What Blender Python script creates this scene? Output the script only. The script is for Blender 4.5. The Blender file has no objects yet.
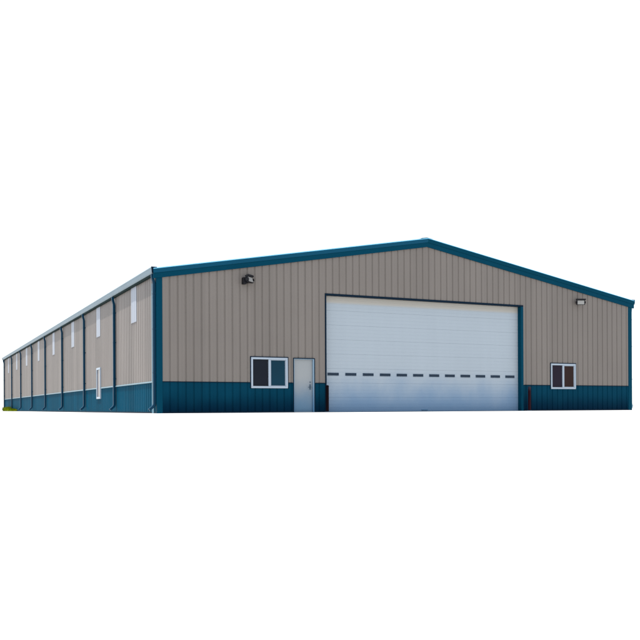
import bpy, math, random
from mathutils import Vector, Matrix
random.seed(7)
S = bpy.context.scene
COL = S.collection
PI = math.pi

# ------------------------------------------------------------------ measures (metres)
W, L = 23.35, 59.9          # gable width, length of the building
H, HR = 5.24, 7.28          # wall top at the eaves, at the ridge
XR = W / 2
WH = 1.17                   # height of the blue base cladding
SL = (HR - H) / XR
def roof_z(x):
    return HR - abs(x - XR) * SL

# ------------------------------------------------------------------ mesh helper
class MB:
    def __init__(self): self.v = []; self.f = []
    def poly(self, *pts):
        n = len(self.v); self.v += [tuple(p) for p in pts]; self.f.append(tuple(range(n, n + len(pts))))
    def hexa(self, p):       # 8 points: bottom ring 0-3, top ring 4-7
        n = len(self.v); self.v += [tuple(q) for q in p]
        for f in ((3,2,1,0),(4,5,6,7),(0,1,5,4),(1,2,6,5),(2,3,7,6),(3,0,4,7)):
            self.f.append(tuple(n + i for i in f))
    def box(self, x0, x1, y0, y1, z0, z1):
        self.hexa([(x0,y0,z0),(x1,y0,z0),(x1,y1,z0),(x0,y1,z0),(x0,y0,z1),(x1,y0,z1),(x1,y1,z1),(x0,y1,z1)])
    def loft(self, rings, closed=True, caps=True):
        n = len(self.v); k = len(rings[0])
        for r in rings: self.v += [tuple(q) for q in r]
        for i in range(len(rings) - 1):
            for j in range(k if closed else k - 1):
                a = n + i*k + j; b = n + i*k + (j+1) % k
                self.f.append((a, b, b + k, a + k))
        if caps:
            self.f.append(tuple(n + j for j in reversed(range(k))))
            self.f.append(tuple(n + (len(rings)-1)*k + j for j in range(k)))
    def tube(self, path, r, seg=12, ry=None):
        """rectangular (seg=4) or round pipe along a path"""
        ry = ry or r
        pts = [Vector(p) for p in path]; rings = []
        for i, p in enumerate(pts):
            d = (pts[min(i+1, len(pts)-1)] - pts[max(i-1, 0)]).normalized()
            a = Vector((0,1,0)) if abs(d.y) < .9 else Vector((1,0,0))
            b = d.cross(a).normalized(); a = b.cross(d).normalized()
            off = PI/4 if seg == 4 else 0; m = math.sqrt(2) if seg == 4 else 1
            rings.append([p + a*r*m*math.cos(off + 2*PI*j/seg) + b*ry*m*math.sin(off + 2*PI*j/seg) for j in range(seg)])
        self.loft(rings)
    def build(self, name, mat, parent=None, **kw):
        """one object per separate piece: shells that do not touch become objects of their own with the same name"""
        key = {}; ids = []
        for p in self.v: ids.append(key.setdefault(tuple(round(c, 4) for c in p), len(key)))
        up = list(range(len(key)))
        def find(a):
            while up[a] != a: up[a] = up[up[a]]; a = up[a]
            return a
        for f in self.f:
            for q in f[1:]: up[find(ids[q])] = find(ids[f[0]])
        box = {}
        for p, i in zip(self.v, ids):
            b = box.setdefault(find(i), [list(p), list(p)])
            for k in range(3): b[0][k] = min(b[0][k], p[k]); b[1][k] = max(b[1][k], p[k])
        ks = list(box); gr = {k: k for k in ks}
        def gf(a):
            while gr[a] != a: a = gr[a]
            return a
        if len(ks) < 200:
            for i, a in enumerate(ks):
                for b in ks[i+1:]:
                    if all(box[a][0][k] - box[b][1][k] < .03 and box[b][0][k] - box[a][1][k] < .03 for k in range(3)): gr[gf(b)] = gf(a)
        roots = []
        for k in ks:
            if gf(k) not in roots: roots.append(gf(k))
        if len(roots) <= 1 or len(ks) >= 200: return self.build1(name, mat, parent, **kw)
        first = None
        for r_ in roots:
            m = MB(); mp = {}
            for f in self.f:
                if gf(find(ids[f[0]])) != r_: continue
                nf = []
                for q in f:
                    if q not in mp: mp[q] = len(m.v); m.v.append(self.v[q])
                    nf.append(mp[q])
                m.f.append(tuple(nf))
            o = m.build1(name, mat, parent, **kw); first = first or o
        return first
    def build1(self, name, mat, parent=None, smooth=False, bevel=0, loc=None):
        me = bpy.data.meshes.new(name); me.from_pydata(self.v, [], self.f); me.materials.append(mat)
        import bmesh
        bm = bmesh.new(); bm.from_mesh(me)
        bmesh.ops.remove_doubles(bm, verts=bm.verts, dist=1e-5)
        bmesh.ops.recalc_face_normals(bm, faces=bm.faces)
        bm.to_mesh(me); bm.free()
        if smooth:
            for p in me.polygons: p.use_smooth = True
        o = bpy.data.objects.new(name, me); COL.objects.link(o)
        if parent: o.parent = parent
        if loc: o.location = loc
        if bevel:
            m = o.modifiers.new('bevel', 'BEVEL'); m.width = bevel; m.segments = 2; m.limit_method = 'ANGLE'
        return o

def empty(name, loc, label, cat, group=None):
    o = bpy.data.objects.new(name, None); COL.objects.link(o); o.location = loc
    o['label'] = label; o['category'] = cat
    if group: o['group'] = group
    return o

# ------------------------------------------------------------------ materials
def lin(r, g, b):
    f = lambda c: (c/255/12.92) if c/255 <= .04045 else ((c/255+.055)/1.055)**2.4
    return (f(r), f(g), f(b), 1)

def metal(name, c, rough=.5, spec=.3, mottle=.06, streak=.05, panel=.0, axis='x', foot_shade=None, gh=1.3, tops=None, bump=.0, metallic=0):
    """painted sheet steel: slight tone change from sheet to sheet, run-off streaks, shading towards the ground painted into the colour"""
    m = bpy.data.materials.new(name); m.use_nodes = True; nt = m.node_tree; N = nt.nodes; K = nt.links
    b = N['Principled BSDF']; b.inputs['Roughness'].default_value = rough; b.inputs['Specular IOR Level'].default_value = spec
    b.inputs['Metallic'].default_value = metallic
    geo = N.new('ShaderNodeNewGeometry'); sep = N.new('ShaderNodeSeparateXYZ'); K.new(geo.outputs['Position'], sep.inputs[0])
    def math_(op, a, bb=None, clamp=False):
        n = N.new('ShaderNodeMath'); n.operation = op; n.use_clamp = clamp
        for i, q in enumerate((a, bb)):
            if q is None: continue
            if isinstance(q, (int, float)): n.inputs[i].default_value = q
            else: K.new(q, n.inputs[i])
        return n.outputs[0]
    def noise(scale, vec, det=3):
        mp = N.new('ShaderNodeMapping'); mp.inputs['Scale'].default_value = vec; K.new(geo.outputs['Position'], mp.inputs[0])
        n = N.new('ShaderNodeTexNoise'); n.inputs['Scale'].default_value = scale; n.inputs['Detail'].default_value = det
        K.new(mp.outputs[0], n.inputs['Vector']); return n.outputs['Fac']
    f = math_('MULTIPLY_ADD', math_('SUBTRACT', noise(.55, (1,1,1)), .5), mottle*2); f.node.inputs[2].default_value = 1
    st = math_('MULTIPLY', math_('SUBTRACT', noise(3.2, (1,1,.07), 4), .5), streak*2)
    f = math_('ADD', f, st)
    if panel:
        a = math_('FLOOR', math_('DIVIDE', sep.outputs['X' if axis == 'x' else 'Y'], .9144))
        wn = N.new('ShaderNodeTexWhiteNoise'); wn.noise_dimensions = '1D'; K.new(a, wn.inputs['W'])
        f = math_('ADD', f, math_('MULTIPLY', math_('SUBTRACT', wn.outputs['Value'], .5), panel*2))
    col = N.new('ShaderNodeVectorMath'); col.operation = 'SCALE'; col.inputs[0].default_value = c[:3]; K.new(f, col.inputs['Scale'])
    out = col.outputs[0]
    if foot_shade:  # blue-grey shading towards the foot, painted into the base colour
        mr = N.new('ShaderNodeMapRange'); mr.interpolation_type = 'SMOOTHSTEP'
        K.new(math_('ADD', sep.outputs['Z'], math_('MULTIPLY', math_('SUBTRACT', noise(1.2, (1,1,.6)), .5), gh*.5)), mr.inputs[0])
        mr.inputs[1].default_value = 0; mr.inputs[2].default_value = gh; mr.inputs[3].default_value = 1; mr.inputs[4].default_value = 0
        mx = N.new('ShaderNodeMix'); mx.data_type = 'RGBA'; K.new(mr.outputs[0], mx.inputs[0]); K.new(out, mx.inputs[6]); mx.inputs[7].default_value = foot_shade
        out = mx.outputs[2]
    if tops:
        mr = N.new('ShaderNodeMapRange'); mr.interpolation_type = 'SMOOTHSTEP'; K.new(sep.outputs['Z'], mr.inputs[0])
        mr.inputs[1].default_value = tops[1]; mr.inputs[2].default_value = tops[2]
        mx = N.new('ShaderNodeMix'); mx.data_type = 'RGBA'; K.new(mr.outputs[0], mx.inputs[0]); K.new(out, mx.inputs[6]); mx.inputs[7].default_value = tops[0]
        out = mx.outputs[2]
    K.new(out, b.inputs['Base Color'])
    if bump:
        bp = N.new('ShaderNodeBump'); bp.inputs['Strength'].default_value = bump; bp.inputs['Distance'].default_value = .02
        K.new(noise(1.4, (1,1,.5), 2), bp.inputs['Height']); K.new(bp.outputs[0], b.inputs['Normal'])
    return m

TAUPE = lin(117, 111, 106)
M = {
 'taupe_f': metal('taupe steel cladding', TAUPE, .55, .12, .06, .07, .04, 'x', bump=.1),
 'taupe_s': metal('taupe steel side cladding', lin(115, 109, 105), .5, .25, .08, .14, .09, 'y', bump=.1),
 'base_f': metal('blue steel cladding', lin(4, 54, 74), .55, .02, .10, .10, .05, 'x', foot_shade=lin(0, 30, 50), gh=.9, bump=.1),  # darkening towards the ground is painted shading
 'base_s': metal('blue steel side cladding', lin(0, 64, 86), .6, .02, .10, .16, .10, 'y', bump=.1),  # same paint as front; brighter tone carries some of the side's sunlight
 'trim': metal('blue trim', lin(4, 58, 78), .5, .02, .06, .05),
 'spout': metal('blue spout', lin(0, 50, 74), .4, .12, .06, .05),
 'drip': metal('sunlit blue drip edge', lin(0, 68, 94), .45, .08, .06, .05),  # lighter tone stands for sun on the left rake's upper lip
 'trim_dark': metal('dark blue trim', lin(10, 30, 46), .5, .04, .06, .05),
 'ledge': metal('sunlit ledge trim', lin(100, 122, 132), .45, .15),  # pale tone carries the sun on the side ledges
 'gutter': metal('pale blue grey gutter', lin(118, 136, 146), .45, .2, .08, .06),
 'white_spout': metal('white spout', lin(150, 172, 184), .5, .2),
 'sunlit_strip': metal('pale blue sunlit strip', lin(84, 118, 134), .5, .1),  # tone of the corner downspout's sunlit face
 'roof': metal('white roof sheet', lin(185, 195, 198), .45, .3, .08, .05, .03, 'y'),
 'edge': metal('roof edge highlight', lin(92, 160, 192), .4, .2),  # pale cyan imitates the sunlit highlight on the roof edge
 'door_big': metal('white sectional door', lin(157, 167, 175), .5, .12, .02, .03, foot_shade=lin(106, 134, 162), gh=1.9, tops=(lin(166, 163, 156), 4.36, 4.5), bump=.05),  # blue shade at the foot, reflected cream light up top painted in
 'door_man': metal('white entry door', lin(144, 148, 150), .45, .1, .02, .02, foot_shade=lin(86, 116, 140), gh=1.5),  # bluish shading towards the sill is in the colour
 'frame_man': metal('pale door jamb', lin(122, 146, 164), .5, .15, foot_shade=lin(72, 112, 144), gh=1.2),  # same painted foot shading as the door leaf
 'vinyl': metal('white vinyl', lin(156, 168, 180), .4, .15, .02, .02),
 'lite': metal('translucent sheet', lin(146, 152, 162), .4, .15, .03, .04),
 'concrete': metal('concrete', lin(60, 80, 96), .9, .1, .1, .0),
 'black': metal('black housing', lin(18, 18, 24), .5, .2),
 'lens': metal('lamp lens', lin(140, 140, 138), .2, .5, .15, .0),
 'maroon': metal('maroon pipe', lin(36, 10, 18), .5, .05, .15, .1, tops=(lin(50, 46, 58), .85, 1.1)),
 'maroon_d': metal('dark maroon pipe', lin(14, 2, 6), .5, .05, .15, .1),
 'steel': metal('steel', lin(60, 80, 96), .35, .4),
 'pane_a': metal('dark glass', lin(14, 20, 32), .08, .12, .5, 0),
 'pane_b': metal('teal glass', lin(0, 48, 66), .08, .12, .5, 0),
 'pane_c': metal('plum glass', lin(26, 18, 34), .08, .12, .5, 0),
 'pane_d': metal('brown red glass', lin(40, 22, 22), .08, .12, .5, .3),
 'pane_s': metal('grey side glass', lin(96, 90, 96), .15, .3, .1, 0),  # flat grey stands for what the pane reflects
 'slot': metal('slot glass', lin(22, 40, 58), .1, .2, .25, 0),
 'seal': metal('rubber seal', lin(40, 62, 84), .8, .1),
 'soffit': metal('dark closure', lin(30, 44, 44), .8, .05),
}

# ------------------------------------------------------------------ the building
B = empty('warehouse_building', (0, 0, 0), 'long taupe metal warehouse with blue base cladding, blue trim and big white door', 'warehouse')

# openings in the gable: x0, x1, z0, z1
BIG = (6.88, 16.70, 0.0, 4.72)
MAN = (5.46, 6.34, 0.0, 2.12)
WL = (3.66, 5.19, 0.95, 2.14)
WR = (18.36, 19.83, 1.00, 2.17)
OPEN_F = [BIG, MAN, WL, WR]
PITCH, GD = .3048, .027     # groove pitch and depth

def profile(a0, a1, start, gw=.07, gb=.036, gd=GD, minor=True):
    """(position, inset) points of the reverse-run sheet between a0 and a1"""
    pts = [(a0, 0)]
    k = start
    while k < a1 - .15:
        if k > a0 + .1:
            pts += [(k-gw/2, 0), (k-gb/2, gd), (k+gb/2, gd), (k+gw/2, 0)]
            if minor and k + PITCH*.5 + .03 < a1:
                c = k + PITCH*.5
                pts += [(c-.014, 0), (c, .004), (c+.014, 0)]
        k += PITCH
    pts.append((a1, 0))
    return pts

def clad(pts, z0f, z1f, opens, to3d, mb, base=0.0):
    cuts = sorted({o[0] for o in opens} | {o[1] for o in opens})
    def ins(a):
        for (p, d), (q, e) in zip(pts, pts[1:]):
            if p <= a <= q: return d + (e-d)*(a-p)/max(q-p, 1e-9)
        return 0
    allp = sorted(set([p for p in pts] + [(c, ins(c)) for c in cuts if pts[0][0] < c < pts[-1][0]]))
    for (a, da), (b, db) in zip(allp, allp[1:]):
        if b - a < 1e-6: continue
        mid = (a+b)/2
        za, zb = z0f(mid), z1f(mid)
        iv = [(z0f(mid), None)]
        blk = sorted((o[2], o[3]) for o in opens if o[0] < mid < o[1])
        lo = z0f(mid); spans = []
        for (c, d) in blk:
            if d <= lo or c >= zb: continue
            if c > lo: spans.append((lo, c))
            lo = d
        if lo < zb: spans.append((lo, None))
        for (s, e) in spans:
            ea = z1f(a) if e is None else e; eb = z1f(b) if e is None else e
            mb.poly(to3d(a, base+da, s), to3d(b, base+db, s), to3d(b, base+db, eb), to3d(a, base+da, ea))

# front gable
front = lambda a, d, z: (a, d, z)
fp = profile(.0, W, .17)
mb = MB(); clad(fp, lambda a: WH, roof_z, OPEN_F, front, mb); mb.build('wall', M['taupe_f'], B)
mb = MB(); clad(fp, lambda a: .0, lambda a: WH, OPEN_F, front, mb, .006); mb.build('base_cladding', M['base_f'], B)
# left side (x = 0)
SW = (10.45, 11.38, .66, 2.16)
side = lambda a, d, z: (d, a, z)
sp = profile(.0, L, .12)
mb = MB(); clad(sp, lambda a: WH, lambda a: H, [SW], side, mb); mb.build('wall', M['taupe_s'], B)
mb = MB(); clad(sp, lambda a: .0, lambda a: WH, [SW], side, mb, .006); mb.build('base_cladding', M['base_s'], B)
# right side and rear
sideR = lambda a, d, z: (W - d, a, z)
rear = lambda a, d, z: (a, L - d, z)
mb = MB(); clad(sp, lambda a: WH, lambda a: H, [], sideR, mb); mb.build('wall', M['taupe_s'], B)
mb = MB(); clad(sp, lambda a: .0, lambda a: WH, [], sideR, mb, .006); mb.build('base_cladding', M['base_s'], B)
mb = MB(); clad(fp, lambda a: WH, roof_z, [], rear, mb); mb.build('wall', M['taupe_f'], B)
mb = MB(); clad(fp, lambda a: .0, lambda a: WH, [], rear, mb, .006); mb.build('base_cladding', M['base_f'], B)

# ledge trim where the two claddings meet
def ledge_front(name, spans, y0, s, mat, z=WH):
    mb = MB()
    for (a, b) in spans:
        r = [[(x, y0, z-.018), (x, y0+s*.012, z-.018), (x, y0+s*.014, z), (x, y0, z+.012)] for x in (a, b)]
        mb.loft(r)
    mb.build(name, mat, B)
ledge_front('ledge_trim', [(.12, WL[0]-.05), (WL[1]+.05, MAN[0]-.05), (MAN[1]+.06, BIG[0]-.06), (BIG[1]+.12, WR[0]-.05), (WR[1]+.05, W-.12)], -.001, -1, M['trim_dark'])
def ledge_side(x, s, spans):
    mb = MB()
    for (a, b) in spans:
        mb.loft([[(x, y, WH-.02), (x+s*.04, y, WH-.03), (x+s*.04, y, WH-.005), (x, y, WH+.03)] for y in (a, b)])
    mb.build('ledge_trim', M['ledge'], B)
ledge_side(-.001, -1, [(.12, SW[0]-.05), (SW[1]+.05, L-.12)])
ledge_side(W+.001, 1, [(.12, L-.12)])

# base angle: thin dark foot strip, butted round the door openings
mb = MB()
for a, b in ((-.012, MAN[0]-.05), (MAN[1]+.06, BIG[0]-.06), (BIG[1]+.12, W+.012)): mb.box(a, b, -.016, -.004, 0, .05)
mb.build('base_trim', M['trim_dark'], B)
for x0, x1 in ((-.016, -.004), (W+.004, W+.016)):
    mb = MB(); mb.box(x0, x1, .0, L, 0, .05); mb.build('base_trim', M['trim_dark'], B)

# corner trims: an L of folded sheet with returned edges
def corner(x, y, sx, sy):
    mb = MB(); t = .02; w = .19
    top = H - .02
    r = [(x - sx*t, y - sy*t), (x + sx*w, y - sy*t), (x + sx*(w+.012), y - sy*.004), (x + sx*(w+.012), y + sy*.002), (x + sx*.03, y + sy*.002),
         (x + sx*.03, y + sy*.03), (x + sx*.002, y + sy*.03), (x + sx*.002, y + sy*w), (x - sx*t, y + sy*(w-.01))]
    mb.loft([[(p[0], p[1], z) for p in r] for z in (0.0, top)])
    mb.build('corner_trim', M['trim'], B)
corner(0, 0, 1, 1); corner(W, 0, -1, 1); corner(0, L, 1, -1); corner(W, L, -1, -1)

# roof sheets with standing ribs
for s in (-1, 1):
    mb = MB(); xe = -.10 if s < 0 else W + .10
    y = -.03; st = .6096
    rows = []
    yy = -.03
    while yy < L + .03:
        rows += [(yy, .0), (min(yy+.53, L+.03), .0), (min(yy+.545, L+.03), .045), (min(yy+.58, L+.03), .045), (min(yy+.6, L+.03), 0)]
        yy += st
    for (a, da), (b, db) in zip(rows, rows[1:]):
        if b - a < 1e-6: continue
        zt = lambda x, d: roof_z(x) + .10 + d
        for off in (0,):
            mb.poly((xe, a, zt(xe, da)), (xe, b, zt(xe, db)), (XR, b, zt(XR, db)), (XR, a, zt(XR, da)))
    # underside
    mb.poly((xe, -.03, roof_z(xe)+.075), (xe, L+.03, roof_z(xe)+.075), (XR, L+.03, roof_z(XR)+.075), (XR, -.03, roof_z(XR)+.075))
    mb.build('roof', M['roof'], B)
mb = MB()
mb.loft([[(XR-.28, y, HR+.09), (XR, y, HR+.135), (XR+.28, y, HR+.09), (XR+.28, y, HR+.075), (XR, y, HR+.12), (XR-.28, y, HR+.075)] for y in (-.02, L+.02)])
mb.build('ridge_cap', M['roof'], B)

# rake trim along both gables, folded sheet with a sloping upper face
for (y0, s) in ((0, -1), (L, 1)):
    for side_ in (-1, 1):
        def sec(x):
            z = roof_z(x)
            return [(x, y0 + s*.002, z-.28), (x, y0 + s*.05, z-.28), (x, y0 + s*.055, z-.09), (x, y0 + s*.002, z-.085)]
        xe = -.14 if side_ < 0 else W + .14
        mb = MB(); mb.loft([sec(xe), sec(XR)]); mb.build('rake_trim', M['trim'], B)
        def sec1(x):
            z = roof_z(x)
            return [(x, y0 + s*.002, z-.083), (x, y0 + s*.075, z-.09), (x, y0 + s*.12, z+.03), (x, y0 + s*.12, z+.055), (x, y0 + s*.002, z+.055)]
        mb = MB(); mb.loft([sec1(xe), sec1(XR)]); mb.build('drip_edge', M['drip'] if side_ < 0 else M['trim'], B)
        mb = MB()
        def sec2(x):
            z = roof_z(x)
            return [(x, y0 + s*.035, z+.058), (x, y0 + s*.128, z+.058), (x, y0 + s*.11, z+.085), (x, y0+s*.035, z+.095)]
        mb.loft([sec2(xe), sec2(XR)]); mb.build('roof_highlight', M['edge'], B)  # strip's pale colour carries the highlight along the gable top

# gutters: box profile with rolled lip, with end cap; sloped soffit closure behind
def gutter(x, s):
    mb = MB()
    zt = H + .12
    prof = [(0.02, zt-.21), (.13, zt-.21), (.17, zt-.17), (.18, zt-.05), (.20, zt-.035), (.20, zt-.005), (.175, zt-.005), (.165, zt-.04), (.15, zt-.16), (.03, zt-.16), (.03, zt-.03), (.02, zt-.03)]
    mb.loft([[(x + s*p, y, z) for p, z in prof] for y in (-.02, L+.02)])
    g = mb.build('gutter', M['gutter'], B)
    for y in (-.05, L+.022):
        mb = MB(); mb.hexa([(x, y, zt-.26), (x+s*.19, y, zt-.23), (x+s*.19, y+.028, zt-.23), (x, y+.028, zt-.26),
                            (x, y, zt-.0), (x+s*.215, y, zt+.0), (x+s*.215, y+.028, zt+.0), (x, y+.028, zt-.0)])
        mb.build('end_cap', M['trim_dark'], g)
    mb = MB(); mb.box(*(sorted((x + s*.0, x + s*.10))), .0, L, zt-.28, zt-.212)
    mb.build('eave_closure', M['soffit'], B)
gutter(0, -1); gutter(W, 1)
mb = MB(); mb.box(-.034, -.002, .40, .66, .0, H-.40); mb.build('spout_highlight', M['sunlit_strip'], B, bevel=.006)  # pale strip added to imitate the sunlit face of the corner downspout

# downspouts: square pipe, top offset out to the gutter, kicked-out foot, straps
def downspout(x, s, y, mat, kick=.27, low=.30):
    mb = MB()
    path = [(x+s*.13, y, H-.13), (x+s*.13, y, H-.24), (x+s*.115, y, H-.31), (x+s*.085, y, H-.42), (x+s*.075, y, H-.50), (x+s*.075, y, H-1.0), (x+s*.075, y, 2.5),
            (x+s*.075, y, low+.06), (x+s*.09, y, low), (x+s*.14, y, low-.06), (x+s*kick, y, low-.17)]
    mb.tube(path, .062, 4, .05)
    d = mb.build('downspout', mat, B, bevel=.012)
    mb = MB()
    for z in (1.5, 3.1, 4.4): mb.box(*sorted((x+s*.0, x+s*.13)), y-.074, y+.074, z-.02, z+.02)
    mb.build('strap', mat, d)
SPOUTS = [.13, 7.10, 14.54, 21.95, 29.39, 36.79, 44.40, 51.9, 59.4]
for y in SPOUTS: downspout(-.0, -1, y, M['spout'])
for y in SPOUTS: downspout(W, 1, y, M['white_spout'], .10, .28)

# translucent light panels hung under the eave on the side wall
for k in range(8):
    for (x, s) in ((0, -1), (W, 1)):
        c = 3.62 + 7.42*k
        mb = MB()
        loc = [(c-.46, 0), (c-.36, .012), (c-.2, .012), (c-.17, .0), (c-.13, .0), (c-.1, .012), (c+.1, .012), (c+.13, 0), (c+.17, 0), (c+.2, .012), (c+.36, .012), (c+.46, 0)]
        z0, z1 = 3.66, H - .16
        mb.loft([[(x + s*(.008 + d), a, z) for a, d in loc] + [(x + s*.003, loc[-1][0], z), (x + s*.003, loc[0][0], z)] for z in (z0, z1)])
        mb.build('light_panel', M['lite'], B)

# windows (frame, centre mullion, two panes)
def ring(mb, x0, x1, z0, z1, w, y0, y1):
    mb.box(x0, x1, y0, y1, z0, z0+w); mb.box(x0, x1, y0, y1, z1-w, z1)
    mb.box(x0, x0+w, y0, y1, z0+w, z1-w); mb.box(x1-w, x1, y0, y1, z0+w, z1-w)
def slider(o, pa, pb):
    x0, x1, z0, z1 = o
    mb = MB(); ring(mb, x0, x1, z0, z1, .075, -.035, .06); c = (x0+x1)/2
    mb.box(c-.04, c+.04, -.024, .055, z0+.075, z1-.075)
    win = mb.build('window', M['vinyl'], B, bevel=.006)
    mb = MB(); w = .035
    for a, b in ((x0-w, x0), (x1, x1+w)): mb.box(a, b, -.02, .0, z0-.01, z1+w)
    mb.box(x0, x1, -.024, .0, z1, z1+w)
    mb.build('surround', M['trim_dark'], win)
    mb = MB(); ring(mb, c-.03+.07, x1-.075, z0+.075, z1-.075, .028, -.004, .03); mb.build('sash', M['vinyl'], win)
    mb = MB(); mb.box(x0+.075, c-.04, .032, .04, z0+.075, z1-.075); mb.build('pane', pa, win)
    mb = MB(); mb.box(c+.07, x1-.1, .012, .02, z0+.1, z1-.1); mb.build('pane', pb, win)
    return win
w1 = slider(WL, M['pane_a'], M['pane_b']); w1['label'] = 'white sliding window beside the entry door, with a teal right pane'
w2 = slider(WR, M['pane_c'], M['pane_d']); w2['label'] = 'white sliding window right of the big door, with brownish dark panes'
# narrow side window
y0, y1, z0, z1 = SW
mb = MB()
for (a, b, c, d) in ((y0, y1, z0, z0+.09), (y0, y1, z1-.09, z1), (y0, y0+.09, z0+.09, z1-.09), (y1-.09, y1, z0+.09, z1-.09)):
    mb.box(-.05, .05, a, b, c, d)
win = mb.build('window', M['vinyl'], B, bevel=.006)
win['label'] = 'white framed single window low on the long side wall'
mb = MB(); mb.box(-.012, .0, y0+.09, y1-.09, z0+.09, z1-.09); mb.build('pane', M['pane_s'], win)

# overhead door: twelve-light sectional door recessed in a blue lined opening
x0, x1, z0, z1 = BIG
RD = .21
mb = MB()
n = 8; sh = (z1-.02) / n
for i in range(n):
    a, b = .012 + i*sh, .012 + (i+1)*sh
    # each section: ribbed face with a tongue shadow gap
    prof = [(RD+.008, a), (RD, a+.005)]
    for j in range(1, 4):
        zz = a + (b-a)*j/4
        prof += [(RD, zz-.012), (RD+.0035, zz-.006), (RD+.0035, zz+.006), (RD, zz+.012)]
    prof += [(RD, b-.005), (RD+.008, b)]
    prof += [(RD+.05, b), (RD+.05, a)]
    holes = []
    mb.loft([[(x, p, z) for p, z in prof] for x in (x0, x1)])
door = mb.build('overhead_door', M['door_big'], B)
for k in range(12):
    cx = x0 + .41 + .809*k
    mb = MB(); mb.box(cx-.235, cx+.235, RD-.012, RD-.003, 1.505, 1.580)
    f = mb.build('window_light', M['slot'], door)
    mb = MB(); ring(mb, cx-.25, cx+.25, 1.488, 1.597, .014, RD-.02, RD-.002); mb.build('frame', M['seal'], f)
mb = MB(); mb.box(x0, x1, RD-.008, RD+.03, .0, .012); mb.build('bottom_seal', M['seal'], door)
mb = MB(); mb.box(11.5, 11.8, RD-.03, RD-.002, .06, .09); mb.build('handle', M['frame_man'], door)
# jamb and head lining of the opening
mb = MB()
def jamb(xa, xb, xo0, xo1):
    mb.box(xa, xb, -.018, RD+.06, 0, z1-.0)
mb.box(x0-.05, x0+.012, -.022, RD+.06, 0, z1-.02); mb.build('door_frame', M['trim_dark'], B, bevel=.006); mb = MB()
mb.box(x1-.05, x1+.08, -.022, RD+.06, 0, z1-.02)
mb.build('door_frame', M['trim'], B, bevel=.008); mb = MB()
mb.box(x0-.05, x1+.08, -.022, RD+.06, z1-.02, z1+.05)
mb.build('door_frame', M['trim_dark'], B, bevel=.006)
mb = MB(); mb.box(x0+.012, x1-.05, -.25, RD+.1, -.05, .008); mb.build('threshold', M['concrete'], B)

# entry door
x0, x1, z0, z1 = MAN
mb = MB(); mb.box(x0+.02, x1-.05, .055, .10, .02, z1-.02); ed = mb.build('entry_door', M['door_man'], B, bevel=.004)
mb = MB(); mb.box(x0-.0, x0+.02, -.02, .12, .0, z1-.02); mb.box(x1-.05, x1, -.02, .12, 0, z1-.02); mb.box(x0, x1, -.02, .12, z1-.02, z1)
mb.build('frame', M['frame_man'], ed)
mb = MB()
for a, b in ((x0-.03, x0), (x1, x1+.035)): mb.box(a, b, -.024, .0, 0, z1+.03)
mb.box(x0, x1, -.03, .0, z1, z1+.035); mb.build('surround', M['trim_dark'], ed)
mb = MB(); mb.tube([(x1-.15, .055, 1.0), (x1-.15, -.0, 1.0)], .03, 12); mb.tube([(x1-.155, -.005, 1.0), (x1-.26, -.005, 1.0)], .012, 8)
mb.box(x1-.185, x1-.115, .046, .056, .9, 1.12)
mb.tube([(x1-.15, .055, 1.2), (x1-.15, .03, 1.2)], .026, 12); mb.build('handle', M['steel'], ed)
mb = MB()
for z in (.3, 1.05, 1.8): mb.tube([(x0+.022, .045, z-.05), (x0+.022, .045, z+.05)], .01, 8)
mb.build('hinge', M['steel'], ed)
mb = MB(); mb.box(x0, x1, -.08, .12, -.05, .018); mb.build('threshold', M['steel'], ed)

# ------------------------------------------------------------------ flood lights on the gable
def flood(x, z, rz, rx, label, box=False):
    t = empty('flood_light', (x, 0, z), label, 'flood light', 'flood lights high on the front gable')
    mb = MB(); mb.box(-.07, .07, -.035, .0, -.09, .09); mb.build('wall_plate', M['black'], t, bevel=.01)
    mb = MB(); mb.tube([(0, -.03, 0), (0, -.10, .0), (0, -.14, -.01)], .028, 10); mb.build('bracket', M['black'], t, smooth=True)
    if box:
        mb = MB(); mb.box(-.21, -.075, -.22, -.012, -.15, .11); mb.build('ballast_box', M['black'], t, bevel=.015)
    R = Matrix.Translation((0, -.17, 0)) @ Matrix.Rotation(rz, 4, 'Z') @ Matrix.Rotation(rx, 4, 'X')
    def tr(m_): m_.v = [tuple(R @ Vector(p)) for p in m_.v]; return m_
    w, h = .20, .115
    mb = MB()
    mb.loft([[(a*w*k, y, b*h*k) for a, b in ((-1,-1),(1,-1),(1,1),(-1,1))] for y, k in ((.06, .45), (.03, .75), (-.04, .97), (-.10, 1.0), (-.105, 1.0), (-.105, .86), (-.08, .84))], caps=True)
    hs = tr(mb).build('housing', M['black'], t, bevel=.006)
    mb = MB()
    for i in range(5): mb.box(-.12 + .055*i, -.105 + .055*i, .02, .10, -.07, .07)
    tr(mb).build('cooling_fin', M['black'], t)
    mb = MB(); mb.loft([[(a*w*k, y, b*h*k) for a, b in ((-1,-1),(1,-1),(1,1),(-1,1))] for y, k in ((-.088, .80), (-.112, .80), (-.118, .74))]); tr(mb).build('lens', M['lens'], t)
    mb = MB(); mb.box(-w-.01, w+.01, -.17, -.02, h-.01, h+.055); mb.box(-w-.012, -w-.002, -.15, .0, -.05, .05); mb.box(w+.002, w+.012, -.15, .0, -.05, .05)
    tr(mb).build('visor', M['black'], t)
flood(3.50, 5.06, math.radians(40), math.radians(-16), 'black flood light with a pale lens, high on the gable above the entry door side', True)
flood(19.98, 5.04, math.radians(-22), math.radians(6), 'flood light with a bright lens under a black hood, high above the right window')

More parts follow.
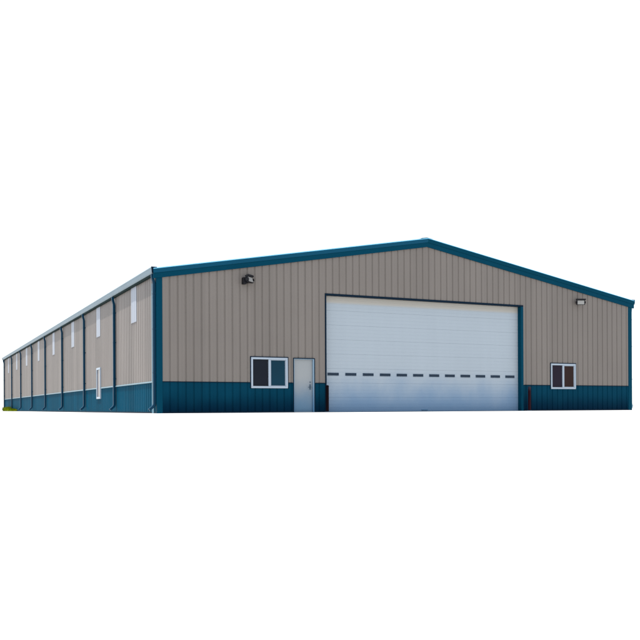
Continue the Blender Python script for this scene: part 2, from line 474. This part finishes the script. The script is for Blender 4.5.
# ------------------------------------------------------------------ bollards
def bollard(x, y, h, r, mat, label):
    t = empty('bollard', (x, y, 0), label, 'bollard', 'steel pipe bollards at the big door')
    mb = MB(); seg = 20
    prof = [(r, 0), (r, h-.06)]
    mb.loft([[(q*math.cos(2*PI*j/seg), q*math.sin(2*PI*j/seg), z) for j in range(seg)] for q, z in prof]); mb.build('pipe', mat, t, smooth=False)
    mb = MB(); mb.loft([[(q*math.cos(2*PI*j/seg), q*math.sin(2*PI*j/seg), z) for j in range(seg)] for q, z in ((r+.006, h-.06), (r+.006, h-.04), (r*.85, h-.015), (r*.5, h-.003), (.01, h))])
    mb.build('cap', mat, t, smooth=True)
    mb = MB(); mb.loft([[(q*math.cos(2*PI*j/seg), q*math.sin(2*PI*j/seg), z) for j in range(seg)] for q, z in ((r+.05, -.01), (r+.05, .02), (r+.004, .035))]); mb.build('footing', M['concrete'], t)
bollard(6.78, -.30, 1.08, .06, M['maroon_d'], 'near black maroon bollard between the entry door and the big white door')
bollard(16.88, -.30, 1.10, .065, M['maroon'], 'maroon bollard with greyish top, at the right edge of the big white door')

# ------------------------------------------------------------------ ground
def ground_mat():
    m = bpy.data.materials.new('glowing white ground'); m.use_nodes = True; nt = m.node_tree; N = nt.nodes; K = nt.links
    b = N['Principled BSDF']; b.inputs['Roughness'].default_value = 1; b.inputs['Specular IOR Level'].default_value = 0
    n = N.new('ShaderNodeTexNoise'); n.inputs['Scale'].default_value = .8
    r = N.new('ShaderNodeValToRGB'); r.color_ramp.elements[0].color = (.14, .14, .14, 1); r.color_ramp.elements[1].color = (.17, .17, .17, 1)
    K.new(n.outputs['Fac'], r.inputs[0]); K.new(r.outputs[0], b.inputs['Base Color'])
    b.inputs['Emission Color'].default_value = (1, 1, 1, 1); b.inputs['Emission Strength'].default_value = .95  # ground glows by added emission, so it stays white beside the walls
    return m
G = 3000
mb = MB(); mb.poly((-G, -G, 0), (G, -G, 0), (G, G, 0), (-G, G, 0)); g = mb.build('ground', ground_mat()); g['kind'] = 'structure'

# grass at the far end of the side wall
mb = MB()
for i in range(9000):
    t = random.random(); y = 47.6 + 8.4*t
    hmax = .18 + .25*min(1, t*1.6) * (.7 + .3*math.sin(y*1.7))
    x = -.06 - random.random()*.45
    h = hmax*random.uniform(.5, 1.1); a = random.uniform(0, PI); w = random.uniform(.012, .03)
    dx, dy = math.cos(a)*w, math.sin(a)*w; lx, ly = random.uniform(-.08, .08), random.uniform(-.08, .08)
    mb.poly((x-dx, y-dy, 0), (x+dx, y+dy, 0), (x+dx*.6+lx*.5, y+dy*.6+ly*.5, h*.6), (x+lx, y+ly, h), (x-dx*.6+lx*.5, y-dy*.6+ly*.5, h*.6))
gm = bpy.data.materials.new('grass blades'); gm.use_nodes = True; nt = gm.node_tree; b = nt.nodes['Principled BSDF']; b.inputs['Roughness'].default_value = .7; b.inputs['Specular IOR Level'].default_value = .1
nz = nt.nodes.new('ShaderNodeTexNoise'); nz.inputs['Scale'].default_value = 2.5; rp = nt.nodes.new('ShaderNodeValToRGB')
geo = nt.nodes.new('ShaderNodeNewGeometry'); nt.links.new(geo.outputs['Position'], nz.inputs['Vector'])
rp.color_ramp.elements[0].position = .35; rp.color_ramp.elements[0].color = lin(70, 100, 0); rp.color_ramp.elements[1].position = .65; rp.color_ramp.elements[1].color = lin(134, 144, 0)
nt.links.new(nz.outputs['Fac'], rp.inputs[0]); nt.links.new(rp.outputs[0], b.inputs['Base Color'])
me = bpy.data.meshes.new('grass'); me.from_pydata(mb.v, [], mb.f); me.materials.append(gm)
go = bpy.data.objects.new('grass', me); COL.objects.link(go); go['kind'] = 'stuff'
go['label'] = 'yellow green grass at the far end of the long side wall'; go['category'] = 'grass'

# ------------------------------------------------------------------ light
el = math.radians(76); sx, sy = -.88, .475
sun_dir = Vector((sx*math.cos(el), sy*math.cos(el), math.sin(el))).normalized()
sl = bpy.data.lights.new('sun', 'SUN'); sl.energy = 8; sl.angle = math.radians(.5); sl.color = (1, .95, .88)
so = bpy.data.objects.new('sun', sl); COL.objects.link(so); so.rotation_euler = (-sun_dir).to_track_quat('-Z', 'Y').to_euler()
w = bpy.data.worlds.new('World'); S.world = w; w.use_nodes = True; nt = w.node_tree; N = nt.nodes
bg = N['Background']
sky = N.new('ShaderNodeTexSky'); sky.sky_type = 'NISHITA'; sky.sun_disc = False; sky.sun_elevation = el
sky.sun_rotation = math.atan2(sun_dir.x, sun_dir.y)
nt.links.new(sky.outputs[0], bg.inputs['Color']); bg.inputs['Strength'].default_value = .1
white_fill = N.new('ShaderNodeBackground'); white_fill.inputs['Color'].default_value = (1, 1, 1, 1); white_fill.inputs['Strength'].default_value = .87  # plain white light added over the sky so the surroundings stay white
add = N.new('ShaderNodeAddShader'); nt.links.new(bg.outputs[0], add.inputs[0]); nt.links.new(white_fill.outputs[0], add.inputs[1])
nt.links.new(add.outputs[0], N['World Output'].inputs['Surface'])

# ------------------------------------------------------------------ camera
f, yaw, roll, shy = 842.943, .4456, .0045, 87.88/640
cam = bpy.data.cameras.new('camera'); co = bpy.data.objects.new('camera', cam); COL.objects.link(co); S.camera = co
cam.sensor_fit = 'HORIZONTAL'; cam.sensor_width = 36; cam.lens = 36*f/640; cam.shift_y = shy; cam.clip_start = .05; cam.clip_end = 10000
r = Vector((math.cos(yaw), -math.sin(yaw), 0)); fw = Vector((math.sin(yaw), math.cos(yaw), 0)); u = Vector((0, 0, 1))
c_, s_ = math.cos(roll), math.sin(roll)
r2 = r*c_ - u*s_; u2 = r*s_ + u*c_
mt = Matrix((r2, u2, -fw)).transposed().to_4x4(); mt.translation = (-7.9244, -30.401, .1768)
co.matrix_world = mt
S.render.engine = 'CYCLES'
S.view_settings.view_transform = 'Standard'; S.view_settings.look = 'None'; S.view_settings.exposure = 0; S.view_settings.gamma = 1
S.cycles.max_bounces = 6
